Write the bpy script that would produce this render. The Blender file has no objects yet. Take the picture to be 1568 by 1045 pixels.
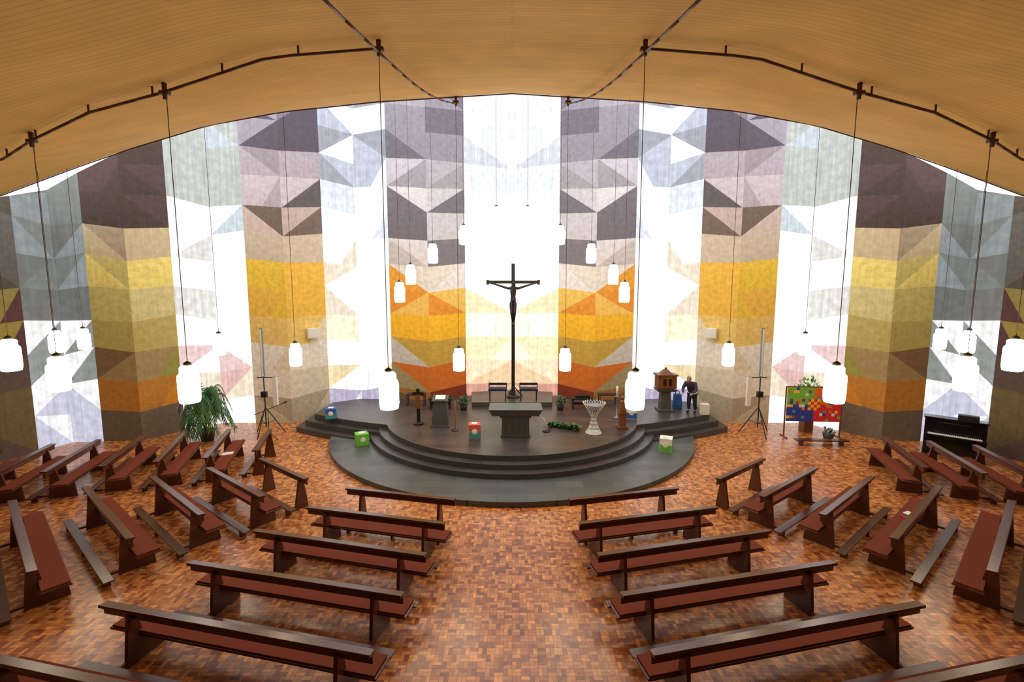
import bpy, math, random
from mathutils import Vector, Matrix, Euler
random.seed(7)
sc=bpy.context.scene
V=Vector
def lin(c):
    return tuple((x/255/12.92 if x/255<=.04045 else ((x/255+.055)/1.055)**2.4) for x in c)

# ---------------------------------------------------------------- materials
def newmat(name):
    m=bpy.data.materials.new(name); m.use_nodes=True
    nt=m.node_tree; b=nt.nodes['Principled BSDF']
    return m,nt,b
def mat(name,rgb,rough=.5,metal=0,noise=.12,nscale=8,bump=0,emit=None,estr=0,spec=.5,coords='Object',stretch=(1,1,1)):
    m,nt,b=newmat(name); N=nt.nodes; L=nt.links
    c=lin(rgb)
    tc=N.new('ShaderNodeTexCoord'); mp=N.new('ShaderNodeMapping'); mp.inputs['Scale'].default_value=stretch
    L.new(tc.outputs[coords],mp.inputs[0])
    no=N.new('ShaderNodeTexNoise'); no.inputs['Scale'].default_value=nscale; no.inputs['Detail'].default_value=5
    L.new(mp.outputs[0],no.inputs['Vector'])
    mx=N.new('ShaderNodeMix'); mx.data_type='RGBA'
    mx.inputs[6].default_value=(*[x*(1-noise*2) for x in c],1); mx.inputs[7].default_value=(*[min(1,x*(1+noise*2)) for x in c],1)
    L.new(no.outputs['Fac'],mx.inputs[0]); L.new(mx.outputs[2],b.inputs['Base Color'])
    b.inputs['Roughness'].default_value=rough; b.inputs['Metallic'].default_value=metal
    b.inputs['Specular IOR Level'].default_value=spec
    if bump:
        bp=N.new('ShaderNodeBump'); bp.inputs['Strength'].default_value=bump; bp.inputs['Distance'].default_value=.02
        L.new(no.outputs['Fac'],bp.inputs['Height']); L.new(bp.outputs[0],b.inputs['Normal'])
    if emit:
        b.inputs['Emission Color'].default_value=(*emit,1); b.inputs['Emission Strength'].default_value=estr
    return m

M={}
M['wood']=mat('dark_red_wood',(80,41,28),.27,noise=.3,nscale=3,stretch=(1,14,14),spec=.6)
M['cush']=mat('rust_seat_felt',(114,50,27),.8,noise=.12,nscale=30,spec=.2)
M['slate']=mat('slate_stone',(70,72,70),.38,noise=.15,nscale=6,bump=.1)
M['black']=mat('black_iron',(24,23,24),.5,noise=.1)
M['blackgloss']=mat('black_lacquer',(18,17,18),.2,noise=.05)
M['cable']=mat('dark_cable',(90,72,54),.6,noise=.05)
M['pipe']=mat('bronze_pipe',(84,50,24),.5,noise=.1)
M['white']=mat('white_paint',(230,230,225),.5,noise=.03)
M['stone']=mat('altar_stone',(78,76,74),.5,noise=.15,nscale=12,bump=.15)
M['brown']=mat('oak_wood',(120,74,40),.5,noise=.25,nscale=5,stretch=(6,6,1))
M['gold']=mat('gilded_brass',(200,150,60),.3,metal=.8,noise=.1)
M['blue']=mat('blue_fabric',(50,100,175),.8,noise=.1)
M['navy']=mat('navy_cushion',(40,52,84),.8,noise=.1)
M['green']=mat('green_paint',(110,190,70),.6,noise=.06)
M['teal']=mat('teal_paint',(70,150,160),.6,noise=.06)
M['pink']=mat('coral_paint',(215,95,85),.6,noise=.06)
M['leaf']=mat('palm_leaf',(48,96,48),.45,noise=.35,nscale=3)
M['leaf2']=mat('light_leaf',(90,140,60),.5,noise=.35,nscale=3)
M['pot']=mat('dark_pot',(55,45,42),.5,noise=.1)
M['bronze']=mat('dark_bronze',(42,36,32),.4,metal=.4,noise=.1)
M['skin']=mat('skin_tone',(205,150,125),.55,noise=.04)
M['hair']=mat('grey_hair',(150,145,145),.8,noise=.2,nscale=60)
M['jacket']=mat('plum_jacket',(60,50,76),.8,noise=.1)
M['trouser']=mat('dark_trousers',(34,33,42),.85,noise=.1)
M['paper']=mat('paper_white',(235,232,222),.7,noise=.03)
M['grey']=mat('grey_metal',(130,130,132),.4,metal=.5,noise=.05)
M['plaster']=mat('grey_plaster',(95,88,76),.85,noise=.1,nscale=2)
M['opal']=mat('opal_glass_lit',(255,250,235),.3,noise=.01,emit=(1,.84,.58),estr=25)
M['sky']=mat('skylight_glass',(240,245,255),.4,noise=.01,emit=(.98,.98,1),estr=1.8)

def floor_mat():
    m,nt,b=newmat('parquet_blocks'); N=nt.nodes; L=nt.links
    tc=N.new('ShaderNodeTexCoord')
    def brick(rot):
        mp=N.new('ShaderNodeMapping'); mp.inputs['Rotation'].default_value=(0,0,rot)
        L.new(tc.outputs['Object'],mp.inputs[0])
        br=N.new('ShaderNodeTexBrick'); br.offset=0; br.inputs['Scale'].default_value=1
        br.inputs['Brick Width'].default_value=.13; br.inputs['Row Height'].default_value=.065
        br.inputs['Mortar Size'].default_value=.0025; br.inputs['Mortar Smooth'].default_value=.3
        br.inputs['Color1'].default_value=(*lin((218,146,80)),1)
        br.inputs['Color2'].default_value=(*lin((132,66,36)),1)
        br.inputs['Mortar'].default_value=(*lin((102,56,32)),1)
        L.new(mp.outputs[0],br.inputs['Vector']); return br
    a=brick(0); c=brick(math.pi/2)
    ch=N.new('ShaderNodeTexChecker'); ch.inputs['Scale'].default_value=1/.13
    L.new(tc.outputs['Object'],ch.inputs['Vector'])
    mx=N.new('ShaderNodeMix'); mx.data_type='RGBA'
    L.new(ch.outputs['Fac'],mx.inputs[0]); L.new(a.outputs['Color'],mx.inputs[6]); L.new(c.outputs['Color'],mx.inputs[7])
    vo=N.new('ShaderNodeTexVoronoi'); vo.inputs['Scale'].default_value=9; L.new(tc.outputs['Object'],vo.inputs['Vector'])
    sp=N.new('ShaderNodeSeparateColor'); L.new(vo.outputs['Color'],sp.inputs[0])
    no=N.new('ShaderNodeTexNoise'); no.inputs['Scale'].default_value=.6; L.new(tc.outputs['Object'],no.inputs['Vector'])
    ad=N.new('ShaderNodeMath'); ad.operation='MULTIPLY_ADD'; ad.inputs[1].default_value=.45; ad.inputs[2].default_value=.52
    L.new(sp.outputs[0],ad.inputs[0])
    ad2=N.new('ShaderNodeMath'); ad2.operation='MULTIPLY_ADD'; ad2.inputs[1].default_value=.5
    L.new(no.outputs['Fac'],ad2.inputs[0]); L.new(ad.outputs[0],ad2.inputs[2])
    hs=N.new('ShaderNodeHueSaturation'); L.new(mx.outputs[2],hs.inputs['Color']); L.new(ad2.outputs[0],hs.inputs['Value'])
    hs.inputs['Saturation'].default_value=1.0
    L.new(hs.outputs[0],b.inputs['Base Color'])
    b.inputs['Roughness'].default_value=.27; b.inputs['Specular IOR Level'].default_value=.5
    bp=N.new('ShaderNodeBump'); bp.inputs['Strength'].default_value=.3; bp.inputs['Distance'].default_value=.01
    L.new(hs.outputs[0],bp.inputs['Height']); L.new(bp.outputs[0],b.inputs['Normal'])
    return m
M['floor']=floor_mat()
def tile_mat(name,c1,c2,cm,w,h,rough=.4,ms=.006,bump=.3,off=.5,nv=.8,spec=.5):
    m,nt,b=newmat(name); N=nt.nodes; L=nt.links
    tc=N.new('ShaderNodeTexCoord')
    br=N.new('ShaderNodeTexBrick'); br.offset=off; br.inputs['Scale'].default_value=1
    br.inputs['Brick Width'].default_value=w; br.inputs['Row Height'].default_value=h; br.inputs['Mortar Size'].default_value=ms
    br.inputs['Color1'].default_value=(*lin(c1),1); br.inputs['Color2'].default_value=(*lin(c2),1); br.inputs['Mortar'].default_value=(*lin(cm),1)
    L.new(tc.outputs['Object'],br.inputs['Vector'])
    no=N.new('ShaderNodeTexNoise'); no.inputs['Scale'].default_value=1.3; no.inputs['Detail'].default_value=6
    L.new(tc.outputs['Object'],no.inputs['Vector'])
    ad=N.new('ShaderNodeMath'); ad.operation='MULTIPLY_ADD'; ad.inputs[1].default_value=nv; ad.inputs[2].default_value=1-nv/2
    L.new(no.outputs['Fac'],ad.inputs[0])
    hs=N.new('ShaderNodeHueSaturation'); L.new(br.outputs['Color'],hs.inputs['Color']); L.new(ad.outputs[0],hs.inputs['Value'])
    L.new(hs.outputs[0],b.inputs['Base Color']); b.inputs['Roughness'].default_value=rough
    b.inputs['Specular IOR Level'].default_value=spec
    bp=N.new('ShaderNodeBump'); bp.inputs['Strength'].default_value=bump; bp.inputs['Distance'].default_value=.01
    L.new(hs.outputs[0],bp.inputs['Height']); L.new(bp.outputs[0],b.inputs['Normal'])
    return m
M['podium']=tile_mat('podium_slate_paving',(76,66,63),(58,52,51),(34,30,30),.9,.3,.36)
M['landing']=tile_mat('landing_slate',(84,88,85),(66,70,69),(46,48,48),.8,.4,.4)
M['ceil']=tile_mat('ceiling_wood_slats',(214,174,100),(207,167,92),(180,138,68),40,.10,.7,ms=.004,bump=.12,nv=.45,spec=.2)

def wall_mat():
    m,nt,b=newmat('painted_batik_panels'); N=nt.nodes; L=nt.links
    at=N.new('ShaderNodeAttribute'); at.attribute_name='Col'
    uv=N.new('ShaderNodeTexCoord')
    no=N.new('ShaderNodeTexNoise'); no.inputs['Scale'].default_value=5; no.inputs['Detail'].default_value=8; no.inputs['Roughness'].default_value=.7
    L.new(uv.outputs['UV'],no.inputs['Vector'])
    mp=N.new('ShaderNodeMapping'); mp.inputs['Scale'].default_value=(1,.03,1); L.new(uv.outputs['UV'],mp.inputs[0])
    wv=N.new('ShaderNodeTexNoise'); wv.inputs['Scale'].default_value=14; wv.inputs['Detail'].default_value=2
    L.new(mp.outputs[0],wv.inputs['Vector'])
    mr=N.new('ShaderNodeMapRange'); mr.inputs[1].default_value=.3; mr.inputs[2].default_value=.7; mr.inputs[3].default_value=.68; mr.inputs[4].default_value=1.12
    L.new(no.outputs['Fac'],mr.inputs[0])
    m2=N.new('ShaderNodeMath'); m2.operation='MULTIPLY_ADD'; m2.inputs[1].default_value=.3; 
    L.new(wv.outputs['Fac'],m2.inputs[0]); L.new(mr.outputs[0],m2.inputs[2])
    hs=N.new('ShaderNodeHueSaturation'); L.new(at.outputs['Color'],hs.inputs['Color']); L.new(m2.outputs[0],hs.inputs['Value'])
    L.new(hs.outputs[0],b.inputs['Base Color']); b.inputs['Roughness'].default_value=.75; b.inputs['Specular IOR Level'].default_value=.25
    return m
M['wall']=wall_mat()
def glass_mat():
    m,nt,b=newmat('daylit_coloured_glass'); N=nt.nodes; L=nt.links
    at=N.new('ShaderNodeAttribute'); at.attribute_name='Col'
    uv=N.new('ShaderNodeTexCoord')
    mp=N.new('ShaderNodeMapping'); mp.inputs['Scale'].default_value=(1,.04,1); L.new(uv.outputs['UV'],mp.inputs[0])
    no=N.new('ShaderNodeTexNoise'); no.inputs['Scale'].default_value=9; no.inputs['Detail'].default_value=3; L.new(mp.outputs[0],no.inputs['Vector'])
    n2=N.new('ShaderNodeTexNoise'); n2.inputs['Scale'].default_value=4; n2.inputs['Detail'].default_value=8; L.new(uv.outputs['UV'],n2.inputs['Vector'])
    mu=N.new('ShaderNodeMath'); mu.operation='MULTIPLY'; L.new(no.outputs['Fac'],mu.inputs[0]); L.new(n2.outputs['Fac'],mu.inputs[1])
    mr=N.new('ShaderNodeMapRange'); mr.inputs[1].default_value=.12; mr.inputs[2].default_value=.4; mr.inputs[3].default_value=.75; mr.inputs[4].default_value=1.22
    L.new(mu.outputs[0],mr.inputs[0])
    b.inputs['Base Color'].default_value=(.08,.08,.08,1); b.inputs['Roughness'].default_value=.5; b.inputs['Specular IOR Level'].default_value=.2
    L.new(at.outputs['Color'],b.inputs['Emission Color']); L.new(mr.outputs[0],b.inputs['Emission Strength'])
    return m
M['glass']=glass_mat()

# ---------------------------------------------------------------- mesh builder
class B:
    def __init__(s): s.v=[]; s.f=[]; s.m=[]; s.mats=[]; s.sm=[]
    def mi(s,k):
        if k not in s.mats: s.mats.append(k)
        return s.mats.index(k)
    def add(s,vs,fs,k,sm=False,X=None):
        o=len(s.v)
        for p in vs:
            p=V(p); s.v.append(X@p if X else p)
        for f in fs: s.f.append([i+o for i in f]); s.m.append(s.mi(k)); s.sm.append(sm)
    def box(s,c,d,k,rot=(0,0,0),taper=1,X=None):
        x,y,z=[t/2 for t in d]; R=Euler(rot).to_matrix().to_4x4()
        vs=[(-x,-y,-z),(x,-y,-z),(x,y,-z),(-x,y,-z),(-x*taper,-y*taper,z),(x*taper,-y*taper,z),(x*taper,y*taper,z),(-x*taper,y*taper,z)]
        vs=[V(c)+(R@V(p)) for p in vs]
        s.add(vs,[(0,3,2,1),(4,5,6,7),(0,1,5,4),(1,2,6,5),(2,3,7,6),(3,0,4,7)],k,X=X)
    def lathe(s,prof,c,k,n=20,axis=None,sm=True):
        c=V(c); R=Matrix.Identity(3)
        if axis is not None: R=V((0,0,1)).rotation_difference(V(axis)).to_matrix()
        vs=[]; 
        for r,z in prof:
            for i in range(n):
                a=2*math.pi*i/n; vs.append(c+R@V((r*math.cos(a),r*math.sin(a),z)))
        fs=[]
        for j in range(len(prof)-1):
            for i in range(n):
                i2=(i+1)%n; fs.append((j*n+i,j*n+i2,(j+1)*n+i2,(j+1)*n+i))
        fs.append(tuple(range(n-1,-1,-1))); fs.append(tuple(range((len(prof)-1)*n,len(prof)*n)))
        s.add(vs,fs,k,sm)
    def cyl(s,a,b,r,k,r2=None,n=10):
        a=V(a);b=V(b); L=(b-a).length
        s.lathe([(r,0),(r if r2 is None else r2,L)],a,k,n,(b-a).normalized())
    def tube(s,pts,r,k,n=8):
        for i in range(len(pts)-1): s.cyl(pts[i],pts[i+1],r,k,n=n)
    def ball(s,c,r,k,sc=(1,1,1),n=14,R=None):
        vs=[];fs=[];m=n//2+1
        for j in range(m):
            t=math.pi*j/(m-1)
            for i in range(n):
                a=2*math.pi*i/n; p=V((r*sc[0]*math.sin(t)*math.cos(a),r*sc[1]*math.sin(t)*math.sin(a),r*sc[2]*math.cos(t)))
                if R: p=R@p
                vs.append(V(c)+p)
        for j in range(m-1):
            for i in range(n):
                i2=(i+1)%n; fs.append((j*n+i,(j+1)*n+i,(j+1)*n+i2,j*n+i2))
        s.add(vs,fs,k,True)
    def prism(s,poly,z0,z1,k,ktop=None):
        n=len(poly)
        vs=[(x,y,z0) for x,y in poly]+[(x,y,z1) for x,y in poly]
        s.add(vs,[(i,(i+1)%n,n+(i+1)%n,n+i) for i in range(n)],k)
        s.add([(x,y,z1) for x,y in poly],[tuple(range(n))],ktop or k)
        s.add([(x,y,z0) for x,y in poly],[tuple(range(n-1,-1,-1))],k)
    def slab(s,prof,x0,x1,k):   # profile in (y,z), extruded along x
        n=len(prof)
        vs=[(x0,y,z) for y,z in prof]+[(x1,y,z) for y,z in prof]
        s.add(vs,[(i,n+i,n+(i+1)%n,(i+1)%n) for i in range(n)]+[tuple(range(n)),tuple(range(2*n-1,n-1,-1))],k)
    def obj(s,name,loc=(0,0,0),rz=0,bevel=0,parent=None):
        me=bpy.data.meshes.new(name); me.from_pydata([tuple(p) for p in s.v],[],s.f)
        for k in s.mats: me.materials.append(M[k])
        for p,mi,sm in zip(me.polygons,s.m,s.sm): p.material_index=mi; p.use_smooth=sm
        me.update()
        o=bpy.data.objects.new(name,me); sc.collection.objects.link(o); o.location=loc; o.rotation_euler=(0,0,rz)
        if bevel:
            md=o.modifiers.new('bevel','BEVEL'); md.width=bevel; md.segments=2; md.limit_method='ANGLE'
        if parent: o.parent=parent
        return o

# ---------------------------------------------------------------- floor
b=B(); b.box((0,7.5,-.1),(40,32,.2),'floor'); b.obj('floor')

# ---------------------------------------------------------------- apse wall (folded)
half=[(0,21.9,15,'W'),(2.16,21.2,15,'P'),(3.7,20.26,15,'P'),(5.48,20.5,14.8,'W'),(6.93,20.62,14.2,'W'),(8.05,19.7,13.9,'P'),(9.23,18.68,13.2,'P'),
 (10.8,18.7,12.9,'W'),(12.15,18.7,12.3,'W'),(13.0,17.6,11.4,'P'),(13.75,16.45,10.3,'P'),(15.07,16.3,9.6,'W'),(16.1,16.2,9.0,'W'),(16.33,15.2,8.6,'P'),
 (16.6,14.0,8.2,'P'),(17.7,13.3,8.0,'W'),(18.6,12.9,8.0,'W'),(18.6,11.6,8.0,'P'),(18.2,10.4,8.0,'P'),(19.2,9.4,8.0,'P'),(19.2,6,8,'E')]
def piercols(ax,z):
    if ax<6:
        T=[(1.4,[(135,60,38),(120,98,66),(165,115,62)]),(2.4,[(180,122,50),(165,150,110),(210,115,45)]),(3.6,[(200,165,75),(212,130,50),(205,200,190)]),
        (5,[(248,172,30),(246,190,50),(236,140,35),(232,180,70)]),(6,[(236,230,216),(228,150,55),(240,196,100)]),(7,[(222,216,206),(226,160,60),(226,223,223)]),
        (8.2,[(190,184,180),(212,208,208),(122,116,122)]),(9.6,[(190,186,192),(206,202,206),(112,106,114)]),(11.2,[(166,162,170),(150,145,152),(184,180,188)]),(99,[(134,130,140),(154,150,158),(104,100,110)])]
    elif ax<11.5:
        T=[(1.6,[(178,170,148),(205,196,170)]),(2.6,[(232,226,212),(234,165,60),(218,211,190)]),(3.8,[(224,214,188),(224,138,55),(235,231,220)]),(4.8,[(230,220,196),(230,198,115)]),
        (6.6,[(232,196,70),(232,184,76),(216,190,96)]),(7.6,[(214,200,176),(198,184,162)]),(8.6,[(198,178,168),(112,98,88),(184,166,160)]),(9.6,[(166,156,160),(188,178,184),(94,88,86)]),(10.8,[(164,154,162),(146,136,142)]),(99,[(124,118,130),(84,78,88),(146,138,150)])]
    elif ax<15.5:
        T=[(1,[(115,105,90)]),(1.6,[(165,115,55),(140,115,70)]),(2.6,[(215,140,45),(190,130,55)]),(3.4,[(165,142,98),(135,106,78),(152,150,75)]),(4.6,[(188,172,105),(170,166,108)]),
        (5.6,[(200,190,118),(84,104,80),(208,198,142)]),(6.6,[(232,215,125),(204,192,120)]),(7.4,[(172,156,130),(198,182,146)]),(8.2,[(125,108,92)]),(99,[(84,68,66),(74,62,56)])]
    else:
        T=[(3,[(96,82,76),(112,98,66)]),(6,[(160,148,75),(96,66,72),(150,140,80)]),(99,[(92,86,74),(105,104,102)])]
    for t,l in T:
        if z<t: return l
def wincols(ax,z):
    q=.25
    if ax<15.2:
        s=1.22
        if ax<4: T=[(1.4,[(1,.30,.16,.6),(1,.5,.22,.75)]),(2.4,[(1,.58,.22,.8),(1,.72,.38,.9)]),(3.4,[(1,.80,.36,.9),(1,.9,.6,.95)]),(5.2,[(1,.93,.72,.95),(1,.8,.34,.85),(1,1,1,1.1)]),(7.2,[(1,.84,.42,.85),(1,1,.92,1.05),(1,1,1,1.1)]),(10.3,[(1,1,1,1.1),(.9,.95,1,.9),(1,1,1,1)]),(99,[(.66,.72,.84,.75),(.82,.88,.96,.85),(.95,.97,1,1)])]
        elif ax<9.8: T=[(1.2,[(.55,.46,.75,.6),(.8,.8,.9,.8)]),(2.4,[(1,.74,.28,.75),(1,1,1,.9)]),(4,[(1,.9,.55,.85),(1,1,1,1.1)]),(8,[(1,1,1,1.1),(1,.80,.55,.75),(1,1,1,1.1),(1,1,1,1.1)]),(10.6,[(1,1,1,1.05),(.7,.8,.98,.8),(1,1,1,1)]),(99,[(.55,.62,.84,.65),(.26,.3,.42,.6),(.95,.97,1,.9),(1,1,1,1)])]
        else: T=[(1.4,[(1,1,1,.95),(1,.9,.7,.7)]),(2.4,[(1,.5,.46,.65),(1,.84,.58,.75)]),(3.6,[(1,.22,.2,.5),(1,.62,.6,.7),(1,1,.95,1)]),(8,[(1,1,1,1.05),(.42,.62,.55,.6),(1,1,1,1),(.8,.78,.72,.75)]),(99,[(.6,.72,.84,.7),(.6,.67,.6,.6),(1,1,1,.95)])]
    else:
        s=.95; q=.1; T=[(2.0,[(.75,.75,.95,.8),(1,1,1,1)]),(5,[(.9,.95,1,1),(.6,.68,.64,.4),(1,1,1,1)]),(99,[(.45,.56,.5,.3),(.55,.66,.70,.38),(.42,.46,.45,.26)])]
    for t,l in T:
        if z<t: return [tuple((c[k]*(1-q)+q)*c[3]*s for k in range(3)) for c in l]
def levels(i,T):
    rr=random.Random(i*13+5); z=[0]; 
    for j in range(1,14): z.append(min(T,j*1.12+rr.uniform(-.08,.08)+(.08 if i%2 else -.08)))
    z.append(T); return z
def face_strip(i,side):
    a=half[i]; c=half[i+1]; kind=a[3]
    la=levels(i,a[2]); lc=levels(i+1,c[2])
    w=math.hypot(c[0]-a[0],c[1]-a[1]); rr=random.Random(i*101+3)
    vs=[];fs=[];cols=[];uvs=[]
    def P(u,j):
        z=la[j]*(1-u)+lc[j]*u
        return ((side*(a[0]*(1-u)+c[0]*u)),(a[1]*(1-u)+c[1]*u),z),(i*3.1+u*w,z)
    def tri(pts,col):
        o=len(vs)
        for p,uv in pts: vs.append(p); uvs.append(uv)
        idx=list(range(o,o+len(pts)))
        if side<0: idx=idx[::-1]
        fs.append(idx); cols.append(col)
    for j in range(len(la)-1):
        if la[j+1]-la[j]<.02 and lc[j+1]-lc[j]<.02: continue
        zc=(la[j]+la[j+1]+lc[j]+lc[j+1])/4; ax=(a[0]+c[0])/2
        pal=piercols(ax,zc) if kind=='P' else wincols(ax,zc)
        g=random.Random(j*37+int(a[3]=='P')*11+int(ax/3.6)*5); base=pal[g.randrange(len(pal))]
        def pick(): 
            x=rr.choice(pal); return x
        c1=base if rr.random()<.6 else pick(); c2=pick(); k=0
        while c2==c1 and k<5: c2=pick(); k+=1
        if kind=='P': c1=lin(c1); c2=lin(c2)
        A,Bq,C,D=P(0,j),P(1,j),P(1,j+1),P(0,j+1)
        t=rr.random()
        if t<.24: tri([A,Bq,C],c1); tri([A,C,D],c2)
        elif t<.48: tri([A,Bq,D],c1); tri([Bq,C,D],c2)
        elif t<.60:
            E=P(.5,j); F=P(.5,j+1); tri([A,E,D],c2); tri([E,F,D],c1); tri([E,Bq,C,F],c1)
        else: tri([A,Bq,C,D],c1)
    return vs,fs,cols,uvs
def color_mesh(name,parts,m):
    vs=[];fs=[];cols=[];uvs=[]
    for v_,f_,c_,u_ in parts:
        o=len(vs); vs+=v_; uvs+=u_; fs+=[[x+o for x in f] for f in f_]; cols+=c_
    me=bpy.data.meshes.new(name); me.from_pydata(vs,[],fs); me.materials.append(m)
    ca=me.color_attributes.new('Col','FLOAT_COLOR','CORNER'); ul=me.uv_layers.new(name='UVMap')
    for p,c in zip(me.polygons,cols):
        for li in p.loop_indices:
            ca.data[li].color=(*c,1); ul.data[li].uv=uvs[me.loops[li].vertex_index]
    o=bpy.data.objects.new(name,me); sc.collection.objects.link(o); return o
piers=[];wins={}
for side in (1,-1):
    for i in range(len(half)-1):
        st=face_strip(i,side)
        if half[i][3]=='P': piers.append(st)
        else:
            g=0 if i==0 else (side*(1 if i in(3,4) else 2 if i in (7,8) else 3 if i in (11,12) else 4))
            wins.setdefault(g,[]).append(st)
color_mesh('wall_apse',piers,M['wall'])
for n,g in enumerate(sorted(wins)): color_mesh('window_%d'%(n+1),wins[g],M['glass'])
b=B(); b.box((-19.3,0,4.2),(.2,12.4,8.4),'plaster'); b.obj('wall_left')
b=B(); b.box((19.3,0,4.2),(.2,12.4,8.4),'plaster'); b.obj('wall_right')
b=B(); b.box((0,-6.1,4.2),(38.8,.2,8.4),'plaster'); b.obj('wall_back')

# ---------------------------------------------------------------- ceiling (tent shell)
def interp(tab,x):
    x=abs(x)
    for a,c in zip(tab,tab[1:]):
        if x<=c[0]:
            t=(x-a[0])/(c[0]-a[0]); return [a[k]*(1-t)+c[k]*t for k in range(1,len(a))]
    return list(tab[-1][1:])
rim=[(0,11.5,10.25),(1.35,11.5,10.17),(3.3,11.8,10.18),(5.9,12.3,10.13),(8.3,13,10.04),(11.1,13.8,9.67),(12.9,14,9.2),(14.8,13.5,8.25),(17,12.8,7.6),(19.2,12,7.2)]
mid=[(0,6.9,9.12),(1.9,6.9,9.07),(3.4,6.75,8.88),(5,6.9,8.48),(6.3,7.1,8.27),(7.5,7.4,7.97),(8.76,8.1,7.87),(12,9,7.6),(19.2,10,7.0)]
drop=[(0,0),(1.9,.03),(5,.55),(7.5,1.0),(9.5,1.2),(19.2,1.7)]
def cz(x,t):   # t: 0 rim,1 mid,2 y=0, 3 y=-6.2
    r=interp(rim,x); m=interp(mid,x); d=interp(drop,x)[0]
    n=[0,7.75-d]; q=[-6.2,7.3-d*.7]
    if t<=1: return (x,r[0]*(1-t)+m[0]*t, r[1]*(1-t)+m[1]*t-.16*math.sin(math.pi*t))
    if t<=2: u=t-1; return (x,m[0]*(1-u)+n[0]*u, m[1]*(1-u)+n[1]*u-.10*math.sin(math.pi*u))
    u=t-2; return (x,n[0]*(1-u)+q[0]*u,n[1]*(1-u)+q[1]*u)
NX=96; ts=[i/12 for i in range(37)]
vs=[];fs=[]
for t in ts:
    for i in range(NX+1): vs.append(cz(-19.2+38.4*i/NX,t))
for j in range(len(ts)-1):
    for i in range(NX):
        o=j*(NX+1)+i; fs.append((o,o+1,o+NX+2,o+NX+1))
b=B(); b.add(vs,fs,'ceil',True)
co=b.obj('ceiling'); md=co.modifiers.new('s','SOLIDIFY'); md.thickness=.12; md.offset=-1
def sub(p,dz): return V(p)+V((0,0,dz))
b=B()
b.tube([sub(cz(-19+38*i/80,0),-.02) for i in range(81)],.016,'pipe',6)
for s_ in (-1,1):
    b.tube([sub(cz(s_*(1.35+(1.9-1.35)*t),t),-.17) for t in [i/10 for i in range(11)]],.018,'pipe')
    b.tube([sub(cz(s_*1.9,1+u/10),-.17) for u in range(11)],.018,'pipe')
    b.tube([sub(cz(s_*(1.9+i*.4),1),-.12) for i in range(40)],.02,'pipe')
    for x,t in ((1.35,0),(1.9,1),(5,1),(7.5,1),(9.1,1)):
        p=V(cz(s_*x,t)); b.cyl(p,p+V((0,0,-.22)),.035,'pipe',.03); b.box(p+V((0,0,-.13)),(.14,.06,.05),'pipe')
    for i in range(1,14): 
        p=V(cz(s_*(1.9+i*1.1),1)); b.cyl(p,p+V((0,0,-.13)),.015,'pipe')
b.obj('trim_1')
b=B(); vs=[];fs=[]
for s_ in (-1,1):
    pts=half; n=len(pts)-2
    o=len(vs)
    for k in range(n+1):
        q=pts[k]; x=min(q[0]*.97,19) ; r=cz(s_*x,0)
        if k>=14: r=(s_*q[0],q[1]-.9,max(7.35,r[2]+.05))
        vs.append((s_*q[0],q[1],q[2])); vs.append((r[0],r[1],r[2]+.13))
    for k in range(n):
        a=o+2*k; fs.append((a,a+1,a+3,a+2))
b.add(vs,fs,'sky'); b.obj('window_skylight')

b=B(); b.box((0,-2.9,3.75),(37.6,6.0,.25),'ceil'); b.box((0,.05,4.1),(37.6,.1,.5),'brown')
for x in (-15,-9,-3,3,9,15): b.box((x,-.6,1.815),(.35,.35,3.63),'plaster')
b.obj('gallery_balcony')

# ---------------------------------------------------------------- podium
def arc(cx,cy,r,a0,a1,n=48): return [(cx+r*math.cos(a0+(a1-a0)*i/n),cy+r*math.sin(a0+(a1-a0)*i/n)) for i in range(n+1)]
b=B(); b.prism(arc(0,18,6.9,math.pi,2*math.pi),0.0,.15,'landing'); b.obj('platform_landing',bevel=.008)
b=B()
for k,(r,z) in enumerate(((5.5,.31),(5.2,.47),(4.9,.63))):
    b.prism(arc(0,18,r,math.pi,2*math.pi),z-.16,z,'slate','podium')
b.obj('altar_platform',bevel=.008)
b=B()
for k,(R,z,xe) in enumerate(((16.0,.21,8.5),(15.7,.42,8.2),(15.4,.628,7.9))):
    a=math.asin(xe/R); yb={8.5:19.2,8.2:19.4,7.9:19.7}[xe]
    fr=[(R*math.sin(-a+2*a*i/30),31-R*math.cos(-a+2*a*i/30)) for i in range(31)]
    b.prism(fr+[(xe,yb),(6.9,20.4),(5.4,20.35),(3.7,20.1),(2.2,21),(0,21.5),(-2.2,21),(-3.7,20.1),(-5.4,20.35),(-6.9,20.4),(-xe,yb)],z-.21,z,'slate','podium')
b.obj('sanctuary_step',bevel=.008)
b=B(); b.prism([(-1.7,18.9),(1.7,18.9),(1.9,20.9),(0,21.4),(-1.9,20.9)],.632,.83,'slate','podium'); b.obj('sanctuary_step',bevel=.008)
PZ=.632
# ---------------------------------------------------------------- altar
b=B()
b.box((0,0,.33),(.92,.62,.66),'stone',taper=1.0); b.box((0,0,.03),(1.0,.7,.06),'stone'); b.box((0,0,.70),(1.05,.72,.08),'stone')
b.box((0,0,.84),(1.55,.85,.2),'stone',taper=1.13); b.box((0,0,.955),(1.8,1.0,.035),'slate')
for i in range(4): b.box((-.33+.22*i,-.315,.36),(.02,.02,.5),'slate')
b.obj('altar',(.12,15.2,PZ),bevel=.008)

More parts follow.
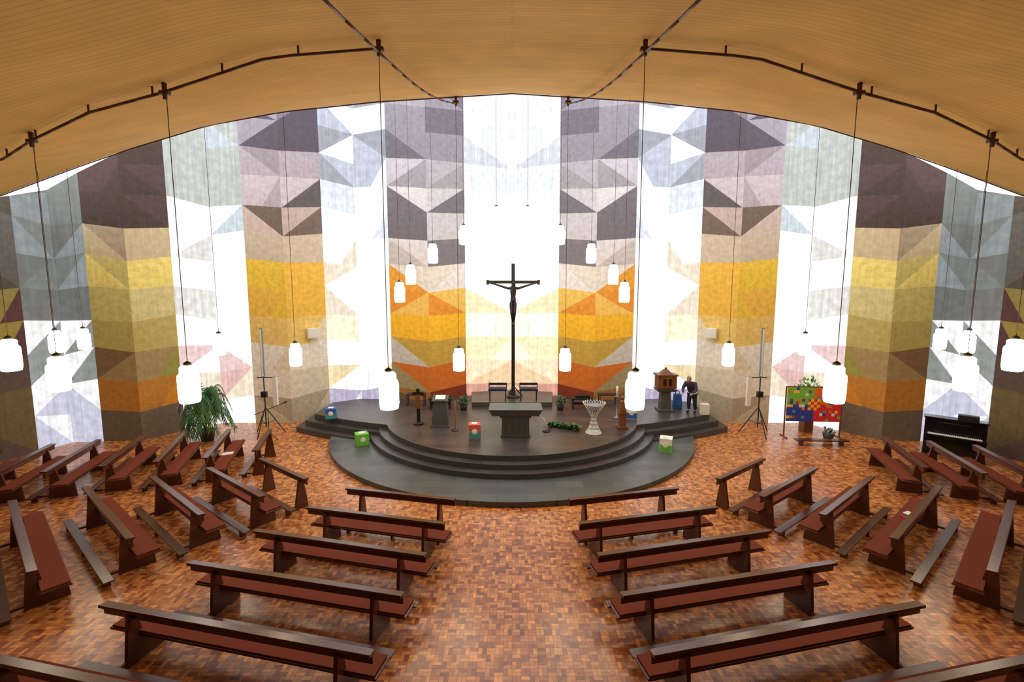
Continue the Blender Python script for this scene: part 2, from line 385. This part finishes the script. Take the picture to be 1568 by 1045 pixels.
# ---------------------------------------------------------------- crucifix
cr=bpy.data.objects.new('crucifix',None); sc.collection.objects.link(cr); cr.location=(.05,19.9,.832)
b=B()
b.lathe([(.32,0),(.3,.05),(.12,.1),(.09,.3)],(0,0,0),'bronze')
b.box((0,0,2.95),(.15,.11,5.85),'bronze')
b.box((0,0,5.08),(2.25,.09,.13),'bronze',taper=1)
b.box((-1.1,0,5.07),(.12,.13,.2),'bronze'); b.box((1.1,0,5.07),(.12,.13,.2),'bronze')
for a in (0,2.1,4.2): b.tube([(0,0,.5),(.2*math.cos(a),.2*math.sin(a),.28),(.42*math.cos(a),.42*math.sin(a),.02)],.025,'bronze')
b.obj('cross_beam',parent=cr,bevel=.01)
def skin(name,nodes,edges,matk,parent=None,root=0,loc=(0,0,0),sub=2,rz=0):
    me=bpy.data.meshes.new(name); me.from_pydata([n[:3] for n in nodes],edges,[]); me.materials.append(M[matk])
    o=bpy.data.objects.new(name,me); sc.collection.objects.link(o); o.location=loc; o.rotation_euler=(0,0,rz)
    o.modifiers.new('skin','SKIN').use_smooth_shade=True
    sv=me.skin_vertices[0].data if me.skin_vertices else None
    if sv is None:
        bpy.context.view_layer.objects.active=o; bpy.ops.mesh.customdata_skin_add(); sv=me.skin_vertices[0].data
    for i,n in enumerate(nodes):
        r=n[3]; sv[i].radius=(r,n[4] if len(n)>4 else r); sv[i].use_root=(i==root)
    md=o.modifiers.new('sub','SUBSURF'); md.levels=sub; md.render_levels=sub
    if parent: o.parent=parent
    return o
N_=[(0,-.16,4.30,.10,.08),(0,-.17,4.50,.12,.09),(0,-.16,4.72,.15,.1),(0,-.15,4.84,.09,.07),
 (-.2,-.15,4.80,.06),(-.6,-.12,4.93,.045),(-1.0,-.1,5.04,.03),(.2,-.15,4.80,.06),(.6,-.12,4.93,.045),(1.0,-.1,5.04,.03),
 (-.09,-.2,4.15,.085),(-.07,-.32,3.75,.06),(-.03,-.17,3.35,.035),(-.02,-.26,3.22,.03),(.09,-.2,4.15,.085),(.07,-.32,3.75,.06),(.03,-.17,3.35,.035),(.02,-.26,3.22,.03),
 (.02,-.2,4.93,.055),(.03,-.23,5.02,.085),(.03,-.22,5.1,.06)]
E_=[(0,1),(1,2),(2,3),(3,4),(4,5),(5,6),(3,7),(7,8),(8,9),(0,10),(10,11),(11,12),(12,13),(0,14),(14,15),(15,16),(16,17),(3,18),(18,19),(19,20)]
skin('corpus_body',N_,E_,'bronze',cr)

# ---------------------------------------------------------------- pews
def pew(ax,ay,bx,by,front=False,kneel=True):
    L=math.hypot(bx-ax,by-ay); cx,cy=(ax+bx)/2,(ay+by)/2
    th=math.atan2(by-ay,bx-ax); fwd=V((-math.sin(th),math.cos(th)))
    if fwd.dot(V((0-cx,16.5-cy)))<0: th+=math.pi
    b=B(); h=L/2
    b.box((0,0,.855),(L,.14,.045),'wood',(math.radians(-8),0,0)); b.box((0,.02,.77),(L,.04,.13),'wood')
    for sx in (-1,1):
        x=sx*(h-min(.5,L*.14))
        if front: b.slab([(-.16,0),(.2,0),(.09,.78),(-.03,.78)],x-.03,x+.03,'wood')
        else: b.slab([(-.13,0),(.47,0),(.43,.40),(.14,.42),(.07,.79),(-.05,.79)],x-.03,x+.03,'wood')
    if not front:
        b.box((0,.26,.42),(L,.40,.04),'wood'); b.box((0,.26,.455),(L-.06,.37,.03),'cush')
    if kneel:
        b.box((0,-.36,.17),(L,.16,.035),'wood')
        for sx in (-1,0,1): b.box((sx*(h-.25),-.36,.076),(.05,.13,.152),'wood')
        for sx in (-1,1): b.box((sx*(h-min(.5,L*.14)),-.22,.08),(.05,.3,.05),'wood')
    b.obj('church_pew' if not front else 'kneeling_rail',(cx,cy,0),th,bevel=.006)
Lr=[(3.92,10.35,1.28,9.75),(4.42,9.4,1.36,8.7),(5.02,8.43,1.53,7.6),(5.55,7.38,1.68,6.53),(6.11,6.33,1.8,5.39),(6.94,5.38,1.9,4.35)]
for s_ in (-1,1):
    for i,q in enumerate(Lr): pew(s_*q[0],q[1],s_*q[2],q[3],front=(i==0))
SL=[(7.02,12.28,5.12,10.88),(8.03,11.6,5.68,9.9),(9.08,11.04,6.48,9.05),(10.2,10.43,7.2,8.13),(11.15,9.7,7.98,7.1),(12.1,8.9,8.75,6.2),(13.0,8.1,9.6,5.3)]
for s_ in (-1,1):
    for i,q in enumerate(SL): pew(s_*q[0],q[1],s_*q[2],q[3],front=(i==0))
FL=[(-8.2,15.0,-7.55,12.9),(-9.58,15.0,-8.6,12.3),(-10.9,14.8,-9.75,12.0),(-11.95,14.3,-10.95,11.7),(-13.0,13.9,-12.1,11.3),(-14.05,13.5,-13.2,11.0),(-15.2,13.1,-14.35,10.7)]
for i,q in enumerate(FL): pew(*q,front=(i==0))
for q in FL[3:6]: pew(-q[0],q[1]-.1,-q[2],q[3]-.1)
pew(15.1,12.6,14.3,10.5)

# ---------------------------------------------------------------- pendant lamps
def ceil_z(x,y):
    best=None
    for i in range(0,121):
        p=cz(x,i*.025)
        d=abs(p[1]-y)
        if best is None or d<best[0]: best=(d,p[2])
    return best[1]
lamps=[]
for x,y,z in [(1.9,6.9,3.98),(4.98,6.9,4.08),(7.48,7.4,4.15),(9.13,8.2,4.35),(1.35,11.45,3.78),(5.52,11.5,3.9),(7.9,12.2,4.08),(11.9,11.8,4.2),(12.3,13,4.15),
  (1.52,14.6,7.27),(2.4,14,6.65),(3.0,13.6,6.0),(3.24,13.2,5.48),(.51,15.2,7.95)]:
    for s_ in (-1,1): lamps.append((s_*x,y,z))
for x,y,z in lamps:
    ry=interp(rim,x)[0]
    if y<ry: top=ceil_z(x,y)-.02
    else: 
        rz_=interp(rim,x)[1]; top=rz_+.1+(y-ry)*.42
    b=B()
    b.lathe([(.10,-.29),(.135,-.28),(.148,-.2),(.148,.1),(.14,.15),(.115,.17),(.112,.26),(.09,.285)],(0,0,0),'opal',24)
    b.lathe([(.06,.285),(.055,.33),(.015,.36)],(0,0,0),'black',12)
    b.cyl((0,0,.34),(0,0,top-z),.006,'cable',n=6)
    b.obj('pendant_lamp',(x,y,z))

# ---------------------------------------------------------------- sanctuary objects
b=B()
b.box((0,0,.45),(.62,.42,.9),'stone',taper=.72); b.box((0,0,.02),(.7,.5,.05),'stone'); b.box((0,.02,1.0),(.58,.44,.06),'stone',(math.radians(18),0,0)); b.box((0,0,1.05),(.36,.3,.03),'paper',(math.radians(18),0,0))
b.obj('ambo_lectern',(-2.6,16.2,PZ),bevel=.008)
b=B(); b.lathe([(.2,0),(.2,.05),(.06,.08)],(0,0,0),'black'); b.box((0,0,.7),(.12,.08,1.25),'bronze'); b.box((0,0,1.15),(.42,.07,.1),'bronze'); b.box((0,-.06,.85),(.18,.1,.5),'brown',taper=.7)
b.obj('processional_cross',(-3.45,16.4,PZ),bevel=.005)
for x in (-.62,.72):
    b=B()
    for sx in (-1,1):
        for sy in (-1,1): b.box((sx*.34,sy*.17,.22),(.04,.04,.44),'black')
    b.box((0,0,.45),(.8,.42,.04),'black'); b.box((0,0,.5),(.76,.4,.06),'navy'); b.box((0,.2,.66),(.8,.03,.1),'black')
    for sx in (-1,1): b.box((sx*.38,.2,.56),(.04,.04,.28),'black')
    b.obj('cushioned_bench',(x,19.35,.832),bevel=.004)
def leafcloud(b,c,R,n,k,size=.14,flat=.6):
    for _ in range(n):
        d=V((random.gauss(0,1),random.gauss(0,1),abs(random.gauss(0,flat)))); d=d.normalized()*random.uniform(.3,1)
        p=V(c)+V((d.x*R[0],d.y*R[1],d.z*R[2]))
        a=V((random.uniform(-1,1),random.uniform(-1,1),random.uniform(0,1))).normalized(); w=a.cross(V((0,0,1))).normalized()*size*.25
        l=a*size
        b.add([p,p+l*.5+w,p+l,p+l*.5-w],[(0,1,2,3)],k)
for x in (-3.0,2.95):
    b=B()
    b.box((0,0,.42),(.95,.42,.05),'black'); b.box((0,0,.2),(.75,.06,.1),'black')
    for sx in (-1,1): b.box((sx*.4,0,.2),(.06,.38,.4),'black')
    b.box((0,.05,.5),(.6,.3,.1),'bronze')
    b.obj('credence_bench',(x,18.7,PZ),bevel=.005)
for x in (-2.0,2.0):
    b=B(); b.lathe([(.12,0),(.17,.22),(.15,.22)],(0,0,0),'pot'); leafcloud(b,(0,0,.22),(.26,.24,.4),90,'leaf',.16)
    b.obj('potted_shrub',(x,18.45,PZ))
for s_ in (-1,1):
    b=B(); b.box((0,0,.5),(.8,.4,.04),'black')
    for sx in (-1,1):
        for sy in (-1,1): b.box((sx*.36,sy*.16,.25),(.03,.03,.5),'black')
    b.obj('side_table',(s_*4.1,19.1,PZ))
b=B(); n=22
for d in (1,-1):
    for i in range(n):
        a=2*math.pi*i/n; pts=[]
        for t in range(9):
            u=t/8; z=.01+u*1.07; r=.07+.19*max(0,(.5-u)*2)**1.6+.33*max(0,(u-.45)/.55)**1.2
            aa=a+d*u*2.0; pts.append((r*math.cos(aa),r*math.sin(aa),z))
        b.tube(pts,.007,'white',5)
b.lathe([(.05,.72),(.2,.86),(.3,1.0),(.29,1.0),(.18,.88),(.03,.75)],(0,0,0),'grey',24)
b.lathe([(.28,0),(.28,.02),(.2,.025)],(0,0,0),'white',24)
b.obj('baptismal_font',(2.83,15.35,PZ))
b=B(); pts=[(1.35,16.1),(1.7,15.95),(2.0,15.8),(2.2,15.75),(2.35,15.6)]
b.tube([(x,y,PZ+.03) for x,y in pts],.03,'brown')
for i in range(len(pts)-1):
    for t in range(4):
        u=t/4; leafcloud(b,(pts[i][0]*(1-u)+pts[i+1][0]*u,pts[i][1]*(1-u)+pts[i+1][1]*u,PZ+.02),(.14,.12,.1),16,'leaf2' if t%2 else 'leaf',.16)
b.obj('green_garland')
b=B(); b.box((0,0,.04),(.38,.34,.08),'brown'); b.box((0,0,.3),(.24,.22,.5),'brown'); b.box((0,0,.57),(.34,.3,.05),'brown')
b.lathe([(.13,.6),(.12,.75),(.09,.9),(.1,.98),(.05,1.03)],(0,0,0),'brown',12); b.ball((0,0,1.1),.075,'brown',(1,1,1.2))
b.obj('wooden_statue',(3.95,15.9,PZ),bevel=.004)
b=B(); b.lathe([(.14,0),(.14,.03),(.03,.05),(.025,.8),(.08,.84),(.08,.86)],(0,0,0),'grey',14); b.lathe([(.04,.86),(.04,1.25),(.01,1.26)],(0,0,0),'paper',12)
b.obj('altar_candle_stand',(4.05,17.2,PZ))
b=B()
b.box((0,0,.03),(.62,.6,.06),'stone'); b.box((0,0,.42),(.42,.42,.78),'stone',taper=.86); b.box((0,0,.86),(.7,.55,.1),'stone',taper=1.15)
b.box((0,0,1.2),(.72,.5,.52),'brown'); b.box((0,-.26,1.2),(.4,.03,.4),'gold'); b.box((-.11,-.285,1.2),(.14,.02,.3),'bronze'); b.box((.11,-.285,1.2),(.14,.02,.3),'bronze')
b.box((0,0,1.49),(.84,.62,.06),'brown'); b.box((0,0,1.6),(.5,.4,.2),'brown',taper=.35); b.ball((0,0,1.75),.06,'gold')
for sx in (-1,1): b.cyl((sx*.36,-.24,.94),(sx*.36,-.24,1.46),.03,'brown')
b.obj('tabernacle',(6.3,18.4,PZ),bevel=.006)
b=B(); b.box((0,0,.3),(.36,.26,.6),'blue',taper=.75); b.tube([(-.1,0,.58),(-.06,0,.72),(.06,0,.72),(.1,0,.58)],.015,'black'); b.box((0,-.135,.22),(.24,.03,.22),'blue')
b.obj('blue_backpack',(6.95,18.75,PZ),bevel=.03)
b=B(); b.box((0,0,.21),(.3,.22,.42),'paper',taper=1.05); b.tube([(-.06,0,.42),(-.04,0,.5),(.04,0,.5),(.06,0,.42)],.008,'paper')
b.obj('paper_bag',(7.68,17.75,PZ))
def painted_cube(name,loc,size,k1,k2,rz):
    b=B(); w,d,h=size
    b.box((0,0,h/2),(w,d,h),k1); b.box((0,-d/2-.004,h*.3),(w*.96,.01,h*.5),k2); b.box((w/2+.004,0,h/2),(.01,d*.9,h*.9),k2)
    b.ball((0,-d/2-.012,h*.55),.09,'paper',(1,.1,1)); b.box((0,0,h+.012),(w*.5,d*.5,.02),'paper')
    b.obj(name,loc,rz,bevel=.006)
painted_cube('green_painted_cube',(-5.27,15.5,.152),(.42,.42,.42),'green','green',.5)
painted_cube('white_painted_cube',(5.2,14.9,.152),(.4,.4,.46),'paper','green',-.4)
painted_cube('coral_painted_cube',(-1.25,14.75,PZ),(.38,.36,.5),'pink','teal',.1)
painted_cube('blue_painted_cube',(-7.0,17.2,.63),(.38,.38,.4),'blue','teal',.3)
painted_cube('teal_painted_cube',(4.62,17.2,PZ),(.4,.36,.44),'paper','blue',-.2)
b=B(); b.lathe([(.14,0),(.14,.02),(.012,.03)],(0,0,0),'black',14); b.cyl((0,0,.02),(0,0,1.1),.012,'grey'); b.cyl((0,0,1.08),(-.1,-.1,1.25),.01,'grey'); b.cyl((-.1,-.1,1.25),(-.2,-.12,1.26),.022,'black')
b.obj('microphone_stand',(-2.0,15.6,PZ))
b=B(); b.lathe([(.14,0),(.14,.02),(.012,.03)],(0,0,0),'black',14); b.cyl((0,0,.02),(-.1,0,.5),.012,'white'); b.cyl((-.1,0,.48),(-.25,0,.55),.012,'white')
b.obj('microphone_stand',(1.2,15.5,PZ))
for s_ in (-1,1):
    b=B()
    for a in (.5,2.6,4.7):
        b.cyl((0,0,1.1),(.65*math.cos(a),.65*math.sin(a),.02),.018,'black'); b.cyl((0,0,.45),(.33*math.cos(a),.33*math.sin(a),.55),.012,'black')
    b.cyl((0,0,.3),(0,0,2.3),.022,'black'); b.box((0,0,3.2),(.1,.08,1.9),'grey'); b.box((0,-.045,3.2),(.07,.01,1.8),'white')
    b.box((s_*-.1,.0,2.25),(.7,.03,.03),'black'); b.box((s_*-.42,0,1.7),(.16,.12,1.1),'white'); b.box((0,-.02,1.6),(.2,.14,.22),'black')
    b.obj('tripod_column_speaker',(s_*9.45,17.05,0),bevel=.004)
    b=B(); b.box((0,0,0),(.42,.2,.42),'white'); b.box((0,-.105,0),(.36,.01,.36),'paper'); b.box((0,.12,0),(.1,.2,.1),'grey')
    b.obj('wall_speaker',(s_*8.42,19.15,3.75),s_*-.6,bevel=.015)
b=B()
for a in (.3,2.4,4.5): b.cyl((0,0,.35),(.3*math.cos(a),.3*math.sin(a),.01),.012,'black')
b.cyl((0,0,.2),(0,0,1.2),.012,'black'); b.cyl((-.5,0,1.0),(.6,0,1.45),.014,'black'); b.cyl((.6,0,1.45),(.72,0,1.5),.025,'black')
b.obj('boom_microphone_stand',(-8.95,16.3,0))

# ---------------------------------------------------------------- potted palm
b=B(); b.lathe([(.2,0),(.27,.38),(.28,.42),(.24,.42),(.22,.36)],(0,0,0),'pot',20)
for k in range(5):
    a=k*1.3; b.tube([(.05*math.cos(a),.05*math.sin(a),.35),(.09*math.cos(a),.09*math.sin(a),.8),(.14*math.cos(a),.14*math.sin(a),1.25)],.025,'brown',6)
for k in range(64):
    a=random.uniform(0,2*math.pi); l=random.uniform(.65,1.05); up=random.uniform(.3,1.3); z0=random.uniform(.95,1.5)
    prev=None
    for t in range(9):
        u=t/8; r=.1+l*u*(1-.12*u); z=z0+up*math.sin(u*2.2)*.85-1.05*u*u*(1.35-up*.5)
        p=V((r*math.cos(a),r*math.sin(a),max(.4,z)))
        if prev is not None:
            b.cyl(prev,p,.008,'leaf',n=4)
            side=V((-math.sin(a),math.cos(a),0)); d=(p-prev)
            for sgn in (-1,1):
                for q in (0,.5):
                    s0=prev+d*q; tip=s0+side*sgn*.26*(1-.5*u)+d*1.0+V((0,0,-.12)); w=d*.42
                    b.add([s0,s0+w,tip],[(0,1,2)],'leaf' if (k+t)%4 else 'leaf2')
        prev=p
b.obj('potted_palm',(-11.3,16.4,0))

# ---------------------------------------------------------------- quilt banner
b=B()
def qm(n,c): 
    if n not in M: M[n]=mat(n,c,.85,noise=.1,nscale=20)
    return n
names=[qm('q_green',(120,195,70)),qm('q_yellow',(245,210,60)),qm('q_orange',(240,115,45)),qm('q_blue',(55,65,165)),qm('q_red',(225,45,50)),qm('q_white',(240,235,225)),qm('q_teal',(60,170,170)),qm('q_purple',(130,60,130))]
W,Hh,z0=1.95,1.3,.62
nx,nz=18,12
for i in range(nx):
    for j in range(nz):
        left=i<nx/2; topq=j>=nz/2
        base=('q_green' if left else 'q_orange') if topq else ('q_blue' if left else 'q_red')
        dx=abs(i-(nx-1)/2); dz=abs(j-(nz-1)/2)
        if dx<2 and dz<2.2: base='q_yellow' if (i+j)%2 else 'q_red'
        elif random.random()<.22: base=random.choice(names)
        x=-W/2+W*i/nx; z=z0+Hh*j/nz
        b.box((x+W/nx/2,0,z+Hh/nz/2),(W/nx,.02,Hh/nz),base)
b.box((0,.03,z0+Hh+.02),(W+.1,.04,.04),'brown')
for sx in (-1,1): b.box((sx*(W/2+.03),.03,(z0+Hh)/2),(.04,.04,z0+Hh),'brown'); b.box((sx*(W/2+.03),.03,.02),(.05,.5,.04),'brown')
b.obj('patchwork_banner',(11.35,16.75,0),-.08)
b=B(); b.box((0,0,.6),(.35,.35,1.2),'brown'); b.lathe([(.14,1.2),(.19,1.45),(.16,1.45)],(0,0,0),'pot'); leafcloud(b,(0,0,1.45),(.6,.3,.75),240,'leaf2',.22)
b.obj('plant_on_pedestal',(11.6,17.5,0))
b=B(); b.lathe([(.13,0),(.2,.3),(.17,.3)],(0,0,0),'pot'); leafcloud(b,(0,0,.3),(.22,.12,.25),50,'leaf',.12); b.obj('potted_shrub',(11.7,16.35,0))
b=B(); b.box((0,0,.2),(1.8,.26,.04),'wood')
for sx in (-1,1): b.box((sx*.7,0,.09),(.05,.22,.18),'wood')
b.obj('low_bench',(11.1,15.85,0),-.05,bevel=.004)

# ---------------------------------------------------------------- piano
b=B()
b.box((0,.12,.62),(1.5,.34,1.24),'blackgloss'); b.box((0,.1,1.26),(1.56,.42,.04),'blackgloss'); b.box((0,-.18,.68),(1.5,.36,.1),'blackgloss'); b.box((0,-.2,.74),(1.3,.2,.02),'paper')
for i in range(26): b.box((-.62+i*.05,-.15,.757),(.022,.12,.015),'blackgloss')
for sx in (-1,1): b.box((sx*.7,-.3,.33),(.08,.08,.64),'blackgloss'); b.box((sx*.71,-.12,.05),(.1,.55,.1),'blackgloss')
b.box((0,-.06,1.0),(.8,.02,.25),'blackgloss'); b.box((.3,.1,1.36),(.5,.25,.16),'black')
b.obj('upright_piano',(14.75,14.75,0),-.75,bevel=.008)
b=B(); b.box((0,0,.02),(.26,.18,.04),'pink'); b.box((.02,.01,.055),(.22,.16,.03),'blue'); b.box((0,0,.08),(.2,.15,.02),'paper'); b.obj('hymn_books',(8.9,9.72,.472),.4)
b=B(); b.box((0,0,.01),(.3,.21,.02),'paper'); b.box((.05,.02,.025),(.2,.15,.01),'paper'); b.obj('song_sheets',(-8.85,13.7,.472),.4)

# ---------------------------------------------------------------- person
pe=bpy.data.objects.new('person',None); sc.collection.objects.link(pe); pe.location=(7.25,18.0,PZ); pe.rotation_euler=(0,0,-.7)
skin('legs',[(0,.06,.84,.18,.15),(-.09,.05,.74,.115),(-.1,-.03,.45,.085),(-.11,.03,.1,.065),(.09,.05,.74,.115),(.12,.02,.45,.085),(.13,.1,.1,.065)],[(0,1),(1,2),(2,3),(0,4),(4,5),(5,6)],'trouser',pe)
skin('shoes',[(-.11,.05,.045,.045),(-.12,-.08,.045,.05,.04),(-.125,-.17,.035,.035)],[(0,1),(1,2)],'black',pe)
skin('shoe_right',[(.13,.12,.045,.045),(.14,-.01,.045,.05,.04),(.145,-.1,.035,.035)],[(0,1),(1,2)],'black',pe)
skin('jacket',[(0,.07,.78,.21,.17),(0,.01,1.0,.20,.16),(0,-.12,1.15,.21,.16),(0,-.24,1.27,.14,.11),(0,-.31,1.31,.06),
 (-.18,-.22,1.24,.085),(-.27,-.28,1.0,.066),(-.18,-.48,.88,.045),(.18,-.22,1.24,.085),(.27,-.28,1.0,.066),(.18,-.49,.9,.045)],
 [(0,1),(1,2),(2,3),(3,4),(3,5),(5,6),(6,7),(3,8),(8,9),(9,10)],'jacket',pe)
b=B(); R=Euler((math.radians(32),0,0)).to_matrix()
hc=V((0,-.40,1.42))
b.ball(hc,.1,'skin',(.8,.98,1.18),20,R); b.cyl((0,-.29,1.29),(0,-.36,1.36),.05,'skin')
b.ball(hc+R@V((0,.025,.03)),.108,'hair',(.84,.98,1.1),20,R)
b.ball(hc+R@V((0,-.105,-.02)),.018,'skin',(.8,1.2,1.5),8,R)
for sx in (-1,1):
    b.ball(hc+R@V((sx*.082,.0,-.01)),.025,'skin',(.4,.8,1.3),8,R); b.ball(hc+R@V((sx*.032,-.092,.008)),.011,'black',(1.2,.6,.8),8,R)
b.ball(hc+R@V((0,-.09,-.062)),.02,'pink',(1.3,.5,.35),8,R)
b.obj('head',parent=pe)
for sx in (-1,1):
    x=.18*sx; y=-.50; z=.87 if sx<0 else .89
    nodes=[(x,y,z,.03,.02),(x,y-.07,z-.01,.036,.016)]; ed=[(0,1)]
    for k,(o,l) in enumerate(((-.03,.07),(-.01,.08),(.01,.075),(.028,.06))):
        n0=len(nodes); nodes+= [(x+o,y-.10,z-.01,.009),(x+o*1.2,y-.1-l*.6,z-.025,.0085),(x+o*1.2,y-.1-l*.9,z-.05,.008)]; ed+=[(1,n0),(n0,n0+1),(n0+1,n0+2)]
    n0=len(nodes); nodes+=[(x-sx*.035,y-.04,z-.01,.011),(x-sx*.055,y-.08,z-.02,.009)]; ed+=[(0,n0),(n0,n0+1)]
    skin('hand_left' if sx<0 else 'hand_right',nodes,ed,'skin',pe,sub=1)

# ---------------------------------------------------------------- light
w=bpy.data.worlds.new('world'); sc.world=w; w.use_nodes=True
bg=w.node_tree.nodes['Background']; st=w.node_tree.nodes.new('ShaderNodeTexSky'); st.sky_type='HOSEK_WILKIE'
w.node_tree.links.new(st.outputs[0],bg.inputs[0]); bg.inputs[1].default_value=.6
sc.view_settings.view_transform='Standard'; sc.view_settings.look='None'; sc.view_settings.exposure=0

cam=bpy.data.cameras.new('camera'); co=bpy.data.objects.new('camera',cam); sc.collection.objects.link(co)
cam.lens=36*1045/2352; cam.sensor_width=36; cam.clip_start=.1
co.location=(0,0,5.5); co.rotation_euler=(math.radians(90-6.2),0,0)
sc.camera=co
